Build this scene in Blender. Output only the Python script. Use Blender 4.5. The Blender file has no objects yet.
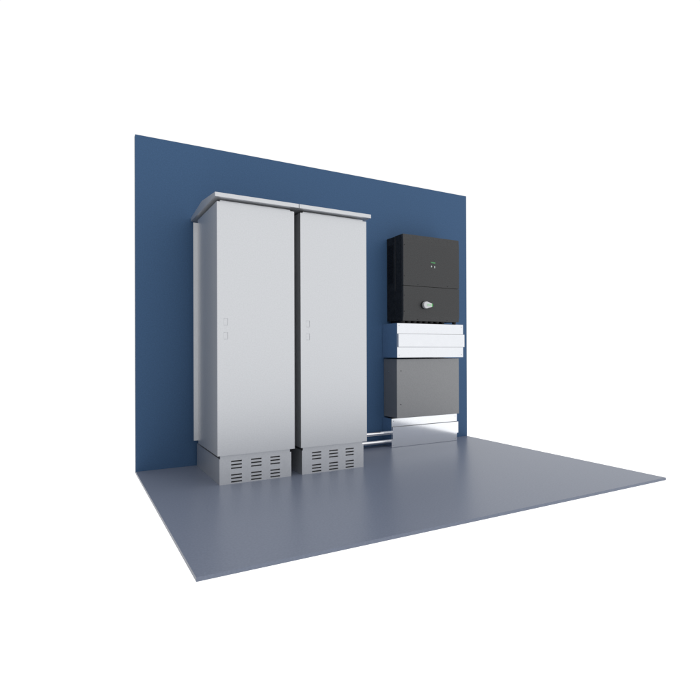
import bpy, bmesh, math
from mathutils import Matrix, Vector

scene = bpy.context.scene
COL = scene.collection

# ------------------------------------------------------------------ helpers
def box(bm, x0, x1, y0, y1, z0, z1, bev=0.0, seg=1):
    vs = [bm.verts.new(p) for p in ((x0,y0,z0),(x1,y0,z0),(x1,y1,z0),(x0,y1,z0),
                                    (x0,y0,z1),(x1,y0,z1),(x1,y1,z1),(x0,y1,z1))]
    fs = [bm.faces.new([vs[i] for i in f]) for f in
          ((0,3,2,1),(4,5,6,7),(0,1,5,4),(1,2,6,5),(2,3,7,6),(3,0,4,7))]
    if bev > 0:
        es = list({e for f in fs for e in f.edges})
        bmesh.ops.bevel(bm, geom=es, offset=bev, segments=seg, profile=0.5, affect='EDGES')

def cyl(bm, c, r0, r1, depth, axis='Y', n=32):
    """capped cone/cylinder; r0 at the low end of the axis, centre at c"""
    rot = {'Z': Matrix.Identity(4), 'X': Matrix.Rotation(math.pi/2, 4, 'Y'),
           'Y': Matrix.Rotation(-math.pi/2, 4, 'X')}[axis]
    bmesh.ops.create_cone(bm, cap_ends=True, segments=n, radius1=r0, radius2=r1, depth=depth,
                          matrix=Matrix.Translation(c) @ rot)

def prism_y(bm, prof, y0, y1):
    """closed (x,z) profile, counter-clockwise seen from the front, extruded along y"""
    a = [bm.verts.new((x, y0, z)) for x, z in prof]
    b = [bm.verts.new((x, y1, z)) for x, z in prof]
    bm.faces.new(a); bm.faces.new(b[::-1])
    n = len(prof)
    for i in range(n):
        j = (i+1) % n
        bm.faces.new([a[j], a[i], b[i], b[j]])

def prism_x(bm, prof, x0, x1):
    """closed (y,z) profile extruded along x"""
    a = [bm.verts.new((x0, y, z)) for y, z in prof]
    b = [bm.verts.new((x1, y, z)) for y, z in prof]
    bm.faces.new(a); bm.faces.new(b[::-1])
    n = len(prof)
    for i in range(n):
        j = (i+1) % n
        bm.faces.new([a[j], a[i], b[i], b[j]])

def pocket_box(bm, x0, x1, y0, y1, z0, z1, pockets, depth):
    """box whose front (low y) has rectangular pockets [(px0,px1,pz0,pz1)] of a given depth"""
    xs = sorted({round(v, 5) for v in [x0, x1] + [p[0] for p in pockets] + [p[1] for p in pockets]})
    zs = sorted({round(v, 5) for v in [z0, z1] + [p[2] for p in pockets] + [p[3] for p in pockets]})
    def inside(xm, zm):
        return any(p[0] < xm < p[1] and p[2] < zm < p[3] for p in pockets)
    cache = {}
    def V(x, y, z):
        k = (round(x, 5), round(y, 5), round(z, 5))
        if k not in cache: cache[k] = bm.verts.new(k)
        return cache[k]
    for i in range(len(xs)-1):
        for j in range(len(zs)-1):
            a, b, c, d = xs[i], xs[i+1], zs[j], zs[j+1]
            if not inside((a+b)/2, (c+d)/2):
                bm.faces.new([V(a,y0,c), V(b,y0,c), V(b,y0,d), V(a,y0,d)])
    for (a, b, c, d) in pockets:
        yy = y0 + depth
        bm.faces.new([V(a,yy,c), V(b,yy,c), V(b,yy,d), V(a,yy,d)])
        # walls follow the front grid so that nothing is left open
        bx = [x for x in xs if a-1e-6 <= x <= b+1e-6]; bz = [z for z in zs if c-1e-6 <= z <= d+1e-6]
        q = lambda p: bm.faces.new([bm.verts.new(v) for v in p])
        q([(a,y0,c),(b,y0,c),(b,yy,c),(a,yy,c)]); q([(a,y0,d),(a,yy,d),(b,yy,d),(b,y0,d)])
        q([(a,y0,c),(a,yy,c),(a,yy,d),(a,y0,d)]); q([(b,y0,c),(b,y0,d),(b,yy,d),(b,yy,c)])
    q = lambda p: bm.faces.new([bm.verts.new(v) for v in p])
    q([(x0,y1,z0),(x0,y1,z1),(x1,y1,z1),(x1,y1,z0)])
    q([(x0,y0,z0),(x0,y0,z1),(x0,y1,z1),(x0,y1,z0)])
    q([(x1,y0,z0),(x1,y1,z0),(x1,y1,z1),(x1,y0,z1)])
    q([(x0,y0,z1),(x1,y0,z1),(x1,y1,z1),(x0,y1,z1)])
    q([(x0,y0,z0),(x0,y1,z0),(x1,y1,z0),(x1,y0,z0)])

def obj(name, bm, mat, parent=None, smooth=False, recalc=True):
    if recalc:
        bmesh.ops.remove_doubles(bm, verts=bm.verts, dist=1e-6)
        bmesh.ops.recalc_face_normals(bm, faces=bm.faces)
    me = bpy.data.meshes.new(name)
    bm.to_mesh(me); bm.free()
    me.materials.append(mat)
    if smooth:
        for p in me.polygons: p.use_smooth = True
        me.set_sharp_from_angle(angle=math.radians(35))
    o = bpy.data.objects.new(name, me)
    COL.objects.link(o)
    if parent: o.parent = parent
    return o

def thing(name, loc, label, cat, group=None):
    o = bpy.data.objects.new(name, None)
    o.empty_display_size = 0.1
    COL.objects.link(o); o.location = loc
    o['label'] = label; o['category'] = cat
    if group: o['group'] = group
    return o

def copy_tree(o, parent=None):
    kids = [c for c in COL.objects if c.parent == o]
    c = o.copy(); COL.objects.link(c); c.parent = parent
    for k in kids: copy_tree(k, c)
    return c

# ------------------------------------------------------------------ materials
def mat(name, color, metallic=0.0, rough=0.5, spec=0.5, mottle=0.0, mscale=60.0, bump=0.0, bscale=300.0,
        rvar=0.0, coat=0.0, sheen=None):
    m = bpy.data.materials.new(name); m.use_nodes = True
    nt = m.node_tree; N = nt.nodes; L = nt.links
    b = N['Principled BSDF']
    b.inputs['Base Color'].default_value = (*color, 1)
    b.inputs['Metallic'].default_value = metallic
    b.inputs['Roughness'].default_value = rough
    b.inputs['Specular IOR Level'].default_value = spec
    b.inputs['Coat Weight'].default_value = coat
    tc = N.new('ShaderNodeTexCoord')
    def noise(scale, detail=3):
        n = N.new('ShaderNodeTexNoise'); n.inputs['Scale'].default_value = scale
        n.inputs['Detail'].default_value = detail
        L.new(tc.outputs['Object'], n.inputs['Vector']); return n
    if mottle > 0:
        n = noise(mscale)
        r = N.new('ShaderNodeMapRange')
        r.inputs['From Min'].default_value = 0.3; r.inputs['From Max'].default_value = 0.7
        r.inputs['To Min'].default_value = 1-mottle; r.inputs['To Max'].default_value = 1+mottle
        L.new(n.outputs['Fac'], r.inputs['Value'])
        v = N.new('ShaderNodeVectorMath'); v.operation = 'SCALE'
        v.inputs[0].default_value = color
        L.new(r.outputs['Result'], v.inputs['Scale'])
        L.new(v.outputs['Vector'], b.inputs['Base Color'])
    if rvar > 0:
        n = noise(mscale*0.4)
        r = N.new('ShaderNodeMapRange')
        r.inputs['To Min'].default_value = max(0, rough-rvar); r.inputs['To Max'].default_value = rough+rvar
        L.new(n.outputs['Fac'], r.inputs['Value']); L.new(r.outputs['Result'], b.inputs['Roughness'])
    if bump > 0:
        n = noise(bscale, 2)
        bp = N.new('ShaderNodeBump'); bp.inputs['Strength'].default_value = bump
        bp.inputs['Distance'].default_value = 0.001
        L.new(n.outputs['Fac'], bp.inputs['Height']); L.new(bp.outputs['Normal'], b.inputs['Normal'])
    return m

M_WALL   = mat('blue_wall_paint', (0.048, 0.110, 0.222), 0, 0.65, 0.25, mottle=0.08, mscale=110)
M_FLOOR  = mat('grey_floor_coating', (0.188, 0.216, 0.288), 0, 0.32, 0.20, mottle=0.07, mscale=90, bump=0.03, bscale=120)
M_CAB    = mat('powder_coated_steel', (0.655, 0.67, 0.695), 0.80, 0.44, 0.5, mottle=0.035, mscale=110, bump=0.05, bscale=500)
M_SLOT   = mat('slot_dark', (0.02, 0.02, 0.022), 0, 0.7)
M_CHROME = mat('polished_steel', (0.84, 0.86, 0.90), 1.0, 0.12, mottle=0.01, mscale=20, rvar=0.02)
M_PIPE   = mat('pipe_steel', (0.9, 0.9, 0.92), 1.0, 0.12, mottle=0.01)
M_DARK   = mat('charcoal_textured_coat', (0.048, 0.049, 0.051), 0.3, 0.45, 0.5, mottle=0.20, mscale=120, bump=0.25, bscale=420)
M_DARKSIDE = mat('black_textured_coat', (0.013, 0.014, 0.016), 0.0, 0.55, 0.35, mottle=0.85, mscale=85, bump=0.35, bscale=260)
M_BLACK  = mat('black_plastic', (0.006, 0.006, 0.007), 0, 0.5, 0.3, mottle=0.05)
M_BATT   = mat('grey_battery_coat', (0.30, 0.305, 0.315), 0.55, 0.55, 0.5, mottle=0.05, mscale=120, bump=0.12, bscale=420)
M_SCREW  = mat('screw_metal', (0.05, 0.05, 0.055), 0.8, 0.4, mottle=0.05)
M_SCREWS = mat('small_screw_steel', (0.55, 0.56, 0.58), 1.0, 0.35, mottle=0.05)
M_SEAM_SHADE = mat('seam_shade_grey', (0.22, 0.225, 0.24), 0, 0.5, mottle=0.03)
M_KNOB   = mat('white_plastic', (0.72, 0.73, 0.75), 0, 0.4, mottle=0.01)
M_GREEN  = mat('green_plastic', (0.10, 0.55, 0.12), 0, 0.4, mottle=0.02)
M_PGREEN = mat('pale_green_print', (0.50, 0.72, 0.52), 0, 0.5, mottle=0.02)
M_MARKG  = mat('green_marking', (0.07, 0.27, 0.10), 0, 0.5, mottle=0.02)
M_MARKW  = mat('white_marking', (0.60, 0.67, 0.65), 0, 0.5, mottle=0.02)

# ------------------------------------------------------------------ setting
W, D, T, H = 3.2064, 2.0238, 0.0177, 2.5
bm = bmesh.new(); box(bm, 0, W, -D, 0, -T, 0)
o = obj('floor', bm, M_FLOOR); o['kind'] = 'structure'
bm = bmesh.new(); box(bm, 0.002, W, 0.0005, 0.050, -T, H)
o = obj('wall', bm, M_WALL)
o['label'] = 'plain blue back wall panel behind the cabinets and the black inverter'
o['category'] = 'wall'

# ------------------------------------------------------------------ cabinets
def make_cabinet():
    t = thing('outdoor_cabinet', (0.695, -0.36, 0), 'tall light grey steel cabinet, the left one of the pair, farther from the black inverter',
              'cabinet', 'tall steel cabinets against the wall')
    ox, oy = 0.695, -0.36
    X = lambda v: v - ox
    Y = lambda v: v - oy
    # base: plinth with a raised neck flush with its front, slots in the front sheet
    slots = []
    for a, b in ((0.5178, 0.5924), (0.656, 0.731), (0.7948, 0.866)):
        for z in (0.1505, 0.1277, 0.1045, 0.0595, 0.0369, 0.0135):
            slots.append((X(a), X(b), z-0.0047, z+0.0047))
    bm = bmesh.new()
    pocket_box(bm, X(0.4397), X(0.9510), Y(-0.692), Y(-0.676), 0.0, 0.1735, slots, 0.0155)
    obj_base = obj('vent_panel', bm, M_CAB, t)
    bm = bmesh.new()
    box(bm, X(0.4397), X(0.9510), Y(-0.676), Y(-0.02), 0.0, 0.1735)
    box(bm, X(0.4450), X(0.9400), Y(-0.692), Y(-0.680), 0.1735, 0.1975)
    box(bm, X(0.5200), X(0.8700), Y(-0.6795), Y(-0.10), 0.1735, 0.1975)
    obj('plinth', bm, M_CAB, t)
    for s in slots:
        bm = bmesh.new(); box(bm, s[0], s[1], Y(-0.6795), Y(-0.677), s[2], s[3])
        obj('slot', bm, M_SLOT, obj_base)
    # body shell behind the door
    x0, x1, z0, z1 = 0.4212, 0.9685, 0.1980, 1.8785
    bm = bmesh.new(); box(bm, X(x0), X(x1), Y(-0.694), Y(-0.152), z0, z1)
    box(bm, X(0.4500), X(0.9380), Y(-0.145), Y(-0.010), z0+0.02, z1-0.02)
    box(bm, X(0.4450), X(0.9430), Y(-0.704), Y(-0.690), z1, 1.8900)
    box(bm, X(0.4700), X(0.9200), Y(-0.660), Y(-0.05), z1, 1.912)     # neck that carries the roof
    obj('body', bm, M_CAB, t)
    hs = [(X(0.4640), X(0.4915), 1.0615, 1.1080), (X(0.4640), X(0.4915), 0.9690, 1.0155)]
    bm = bmesh.new(); pocket_box(bm, X(x0), X(x1), Y(-0.715), Y(-0.694), z0, z1, hs, 0.003)
    d = obj('door', bm, M_CAB, t)
    for h in hs:
        bm = bmesh.new(); box(bm, h[0]+0.0002, h[1]-0.003, Y(-0.7148), Y(-0.7122), h[2]+0.0018, h[3]-0.0018, 0.0006)
        obj('handle', bm, M_CAB, d)
    bm = bmesh.new(); box(bm, X(0.3886), X(0.9815), Y(-0.1515), Y(-0.1460), 0.2195, 1.8580)
    obj('rear_panel', bm, M_CAB, t)
    # shallow gabled roof, ridge along x
    prof = [(-0.750, 1.9000), (-0.006, 1.9000), (-0.006, 1.9265), (-0.377, 1.9640), (-0.750, 1.9275)]
    bm = bmesh.new(); prism_x(bm, [(Y(y), z) for y, z in prof], X(0.4010), X(0.9905))
    obj('roof', bm, M_CAB, t)
    return t

cab = make_cabinet()
c2 = copy_tree(cab)
c2.location.x += 0.5955
c2['label'] = 'tall light grey steel cabinet, the right one of the pair, nearer the two pipes'

# ------------------------------------------------------------------ polished cable boxes
def cable_box(name, x0, x1, yf, z0, z1, b0, b1, label):
    cx = (x0+x1)/2
    t = thing(name, (cx, 0, z0), label, 'cable box', 'polished steel cable boxes')
    bm = bmesh.new(); box(bm, x0-cx, x1-cx, yf, -0.001, 0, z1-z0, 0.0015)
    obj('housing', bm, M_CHROME, t)
    for zz in (b0-z0-0.0034, b1-z0+0.0004):  # thin grey strips imitate the contact shade above and below the band
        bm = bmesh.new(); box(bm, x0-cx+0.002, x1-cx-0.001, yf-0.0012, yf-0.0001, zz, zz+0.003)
        obj('seam_shade', bm, M_SEAM_SHADE, t)
    bm = bmesh.new(); box(bm, x0-cx+0.001, x1-cx+0.001, yf-0.018, yf-0.0002, b0-z0, b1-z0, 0.0004)
    obj('cover_band', bm, M_CHROME, t)
    for sx in (x0-cx+0.022, x1-cx-0.022):
        for sz in (0.024, z1-z0-0.024):
            bm = bmesh.new(); cyl(bm, (sx, yf-0.001, sz), 0.004, 0.004, 0.003, 'Y', 12)
            obj('screw', bm, M_SCREWS, t)
    return t
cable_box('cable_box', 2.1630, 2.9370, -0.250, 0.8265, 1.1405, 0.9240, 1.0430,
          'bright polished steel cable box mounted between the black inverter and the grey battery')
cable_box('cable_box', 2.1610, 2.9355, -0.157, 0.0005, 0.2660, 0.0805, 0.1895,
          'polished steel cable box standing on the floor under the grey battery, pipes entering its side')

# ------------------------------------------------------------------ battery
t = thing('wall_battery', (2.543, 0, 0.275), 'mid grey steel battery box between the two polished cable boxes', 'battery')
bm = bmesh.new(); box(bm, 2.1785-2.543, 2.9085-2.543, -0.220, -0.001, 0, 0.8135-0.275, 0.002)
obj('case', bm, M_BATT, t)
for x, z in ((2.2237, 0.705), (2.2202, 0.3995)):
    bm = bmesh.new(); cyl(bm, (x-2.543, -0.221, z-0.275), 0.0045, 0.0045, 0.003, 'Y', 12)
    obj('screw', bm, M_SCREW, t)
bm = bmesh.new(); cyl(bm, (2.178-2.543, -0.089, 0.697-0.275), 0.005, 0.005, 0.003, 'X', 12)
obj('screw', bm, M_SCREWS, t)

# ------------------------------------------------------------------ inverter
IX = 2.541
t = thing('inverter', (IX, 0, 1.162), 'black wall inverter with a white rotary switch, above the polished cable box', 'inverter')
Z = lambda z: z - 1.162
X = lambda x: x - IX
ix0, ix1 = 2.2150, 2.8665
bm = bmesh.new()
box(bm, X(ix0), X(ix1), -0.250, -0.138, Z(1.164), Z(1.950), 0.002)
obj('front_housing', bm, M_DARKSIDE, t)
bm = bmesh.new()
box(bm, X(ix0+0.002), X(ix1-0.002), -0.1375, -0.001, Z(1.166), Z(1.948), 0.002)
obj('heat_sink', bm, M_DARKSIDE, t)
bm = bmesh.new(); box(bm, X(ix0-0.002), X(ix0+0.0019), -0.1470, -0.1385, Z(1.440), Z(1.946), 0.0005)
obj('trim_strip', bm, M_DARK, t)
# side vent grille and grip hole
bm = bmesh.new()
n = 26
for i in range(n):
    z = 1.525 + (1.872-1.525)*i/(n-1)
    box(bm, X(ix0-0.0015), X(ix0+0.0019), -0.105, -0.030, Z(z-0.0035), Z(z+0.0035))
obj('side_vent', bm, M_BLACK, t)
bm = bmesh.new(); box(bm, X(ix0-0.001), X(ix0+0.0019), -0.128, -0.098, Z(1.905), Z(1.940), 0.0005)
obj('grip_hole', bm, M_BLACK, t)
# covers: flat face with sloped top / bottom margin
def cover(z0, z1, slope_top, slope_bot):
    bm = bmesh.new()
    yo, yc = -0.2685, -0.275
    prof = [(-0.2505, Z(z0)), (-0.2505, Z(z1)), (yo if slope_top else yc, Z(z1))]
    if slope_top: prof.append((yc, Z(z1-0.075)))
    if slope_bot: prof += [(yc, Z(z0+0.050)), (yc+0.0095, Z(z0))]
    else: prof.append((yc, Z(z0)))
    prism_x(bm, prof, X(ix0), X(ix1))
    return bm
obj('upper_cover', cover(1.4835, 1.950, True, False), M_DARK, t)
lc = obj('lower_cover', cover(1.163, 1.4795, False, True), M_DARK, t)
for x, z in ((2.2266,1.850),(2.2254,1.567),(2.2247,1.3916),(2.224,1.247),(2.3778,1.4975),(2.3764,1.177),(2.7239,1.497),(2.7223,1.177)):
    yy = -0.2680 if z < 1.2 else -0.2748
    bm = bmesh.new(); cyl(bm, (X(x), yy, Z(z)), 0.0042, 0.0042, 0.003, 'Y', 12)
    obj('screw', bm, M_BLACK, t)
# markings
bm = bmesh.new()
prism_y(bm, [(X(2.5225), Z(1.7180)), (X(2.5300), Z(1.7070)), (X(2.5700), Z(1.7030)), (X(2.5780), Z(1.7040)), (X(2.5780), Z(1.7180))], -0.2762, -0.2749)
obj('status_bar', bm, M_MARKG, t)
bm = bmesh.new()
prism_y(bm, [(X(2.534), Z(1.6645)), (X(2.5415), Z(1.6745)), (X(2.534), Z(1.6845)), (X(2.5265), Z(1.6745))], -0.2762, -0.2749)
obj('indicator_mark', bm, M_MARKW, t)
bm = bmesh.new(); box(bm, X(2.5670), X(2.5750), -0.2762, -0.2749, Z(1.6620), Z(1.6820))
obj('indicator_mark', bm, M_MARKW, t)
# rotary isolator switch
kx, kz = 2.452, 1.3105
sw = thing('rotary_switch', (X(kx), -0.275, Z(kz)), '', '')
for k in ('label', 'category'): del sw[k]
sw.parent = t
bm = bmesh.new(); cyl(bm, (-0.008, -0.003, 0), 0.036, 0.036, 0.006, 'Y', 40)
obj('collar', bm, M_BLACK, sw, True)
bm = bmesh.new()
# body: round hub with a tapering lever to the right
R = 0.0315; L_ = 0.060; rt_ = 0.0155
pts = []
for i in range(29):
    a = math.radians(62 + (298-62)*i/28)
    pts.append((R*math.cos(a), R*math.sin(a)))
pts += [(L_, -rt_), (L_, rt_)]
prism_y(bm, pts, -0.034, -0.0062)
obj('lever', bm, M_KNOB, sw, True)
bm = bmesh.new(); box(bm, L_+0.0002, L_+0.010, -0.034, -0.010, -rt_, rt_, 0.002)
obj('lever_tip', bm, M_GREEN, sw)
bm = bmesh.new(); box(bm, 0.006, L_-0.004, -0.0352, -0.0342, -0.0085, 0.0085)
obj('lever_mark', bm, M_PGREEN, sw)
# cable glands and feet under it
for x in (2.245, 2.31, 2.375, 2.44, 2.505, 2.57, 2.635, 2.70):
    bm = bmesh.new(); cyl(bm, (X(x), -0.215, Z(1.1535)), 0.022, 0.026, 0.0215, 'Z', 24)
    obj('cable_gland', bm, M_BLACK, t, True)
bm = bmesh.new(); box(bm, X(2.240), X(2.745), -0.19, -0.03, Z(1.1420), Z(1.1635))
obj('terminal_strip', bm, M_BLACK, t)
bm = bmesh.new(); cyl(bm, (X(2.835), -0.235, Z(1.1535)), 0.017, 0.021, 0.0215, 'Z', 24)
obj('foot', bm, M_BLACK, t, True)

# ------------------------------------------------------------------ pipes
def pipe(z, label):
    bm = bmesh.new(); cyl(bm, (0, 0, 0), 0.020, 0.020, 2.1605-1.5475, 'X', 40)
    o = obj('steel_pipe', bm, M_PIPE, None, True)
    o.location = ((2.1605+1.5475)/2, -0.080, z)
    o['label'] = label; o['category'] = 'pipe'; o['group'] = 'steel pipes between cabinet and cable box'
pipe(0.1270, 'upper of the two steel pipes running from the right cabinet to the floor cable box')
pipe(0.0470, 'lower of the two steel pipes, nearest the floor, running to the floor cable box')

# ------------------------------------------------------------------ light: white studio surround
wd = bpy.data.worlds.new('World'); scene.world = wd; wd.use_nodes = True
nt = wd.node_tree; N = nt.nodes; L = nt.links
bg = N['Background']; bg.inputs['Strength'].default_value = 1.0
tc = N.new('ShaderNodeTexCoord'); sp = N.new('ShaderNodeSeparateXYZ')
L.new(tc.outputs['Generated'], sp.inputs[0])
def ramp(sock, f0, f1, t0, t1):
    r = N.new('ShaderNodeMapRange'); r.interpolation_type = 'SMOOTHSTEP'
    r.inputs['From Min'].default_value = f0; r.inputs['From Max'].default_value = f1
    r.inputs['To Min'].default_value = t0; r.inputs['To Max'].default_value = t1
    L.new(sock, r.inputs['Value']); return r.outputs['Result']
def op(o, a, b):
    n = N.new('ShaderNodeMath'); n.operation = o
    for i, v in enumerate((a, b)):
        if isinstance(v, float): n.inputs[i].default_value = v
        else: L.new(v, n.inputs[i])
    return n.outputs[0]
# the studio is dim on its left side, and below the floor on the viewer's side
left = ramp(sp.outputs['X'], -0.75, -0.30, 0.30, 1.0)
front = ramp(sp.outputs['Y'], -0.25, 0.0, 1.0, 0.0)
low = ramp(sp.outputs['Z'], -0.45, -0.20, 1.0, 0.0)
dim = op('SUBTRACT', 1.0, op('MULTIPLY', op('MULTIPLY', front, low), 0.15))
band = ramp(sp.outputs['Z'], -0.20, -0.03, 1.28, 1.02)
L.new(op('MULTIPLY', op('MULTIPLY', left, dim), band), bg.inputs['Color'])

# ------------------------------------------------------------------ camera
FW = Vector((0.484060771, 0.875032108, 0.001995033)); RT = Vector((0.875032285, -0.484053361, -0.003293158)); UP = Vector((0.001915917, -0.003339807, 0.999992587))
cam = bpy.data.cameras.new('camera'); co = bpy.data.objects.new('camera', cam); COL.objects.link(co)
m = Matrix((RT, UP, -FW)).transposed().to_4x4()
m.translation = Vector((-0.4424662, -4.07934863, 0.88883036))
co.matrix_world = m
cam.sensor_width = 36; cam.lens = 36*511.398331/700
cam.clip_start = 0.05; cam.clip_end = 100
scene.camera = co

scene.render.engine = 'CYCLES'
scene.view_settings.view_transform = 'Standard'
scene.view_settings.look = 'None'
scene.view_settings.exposure = 0; scene.view_settings.gamma = 1
scene.render.film_transparent = False
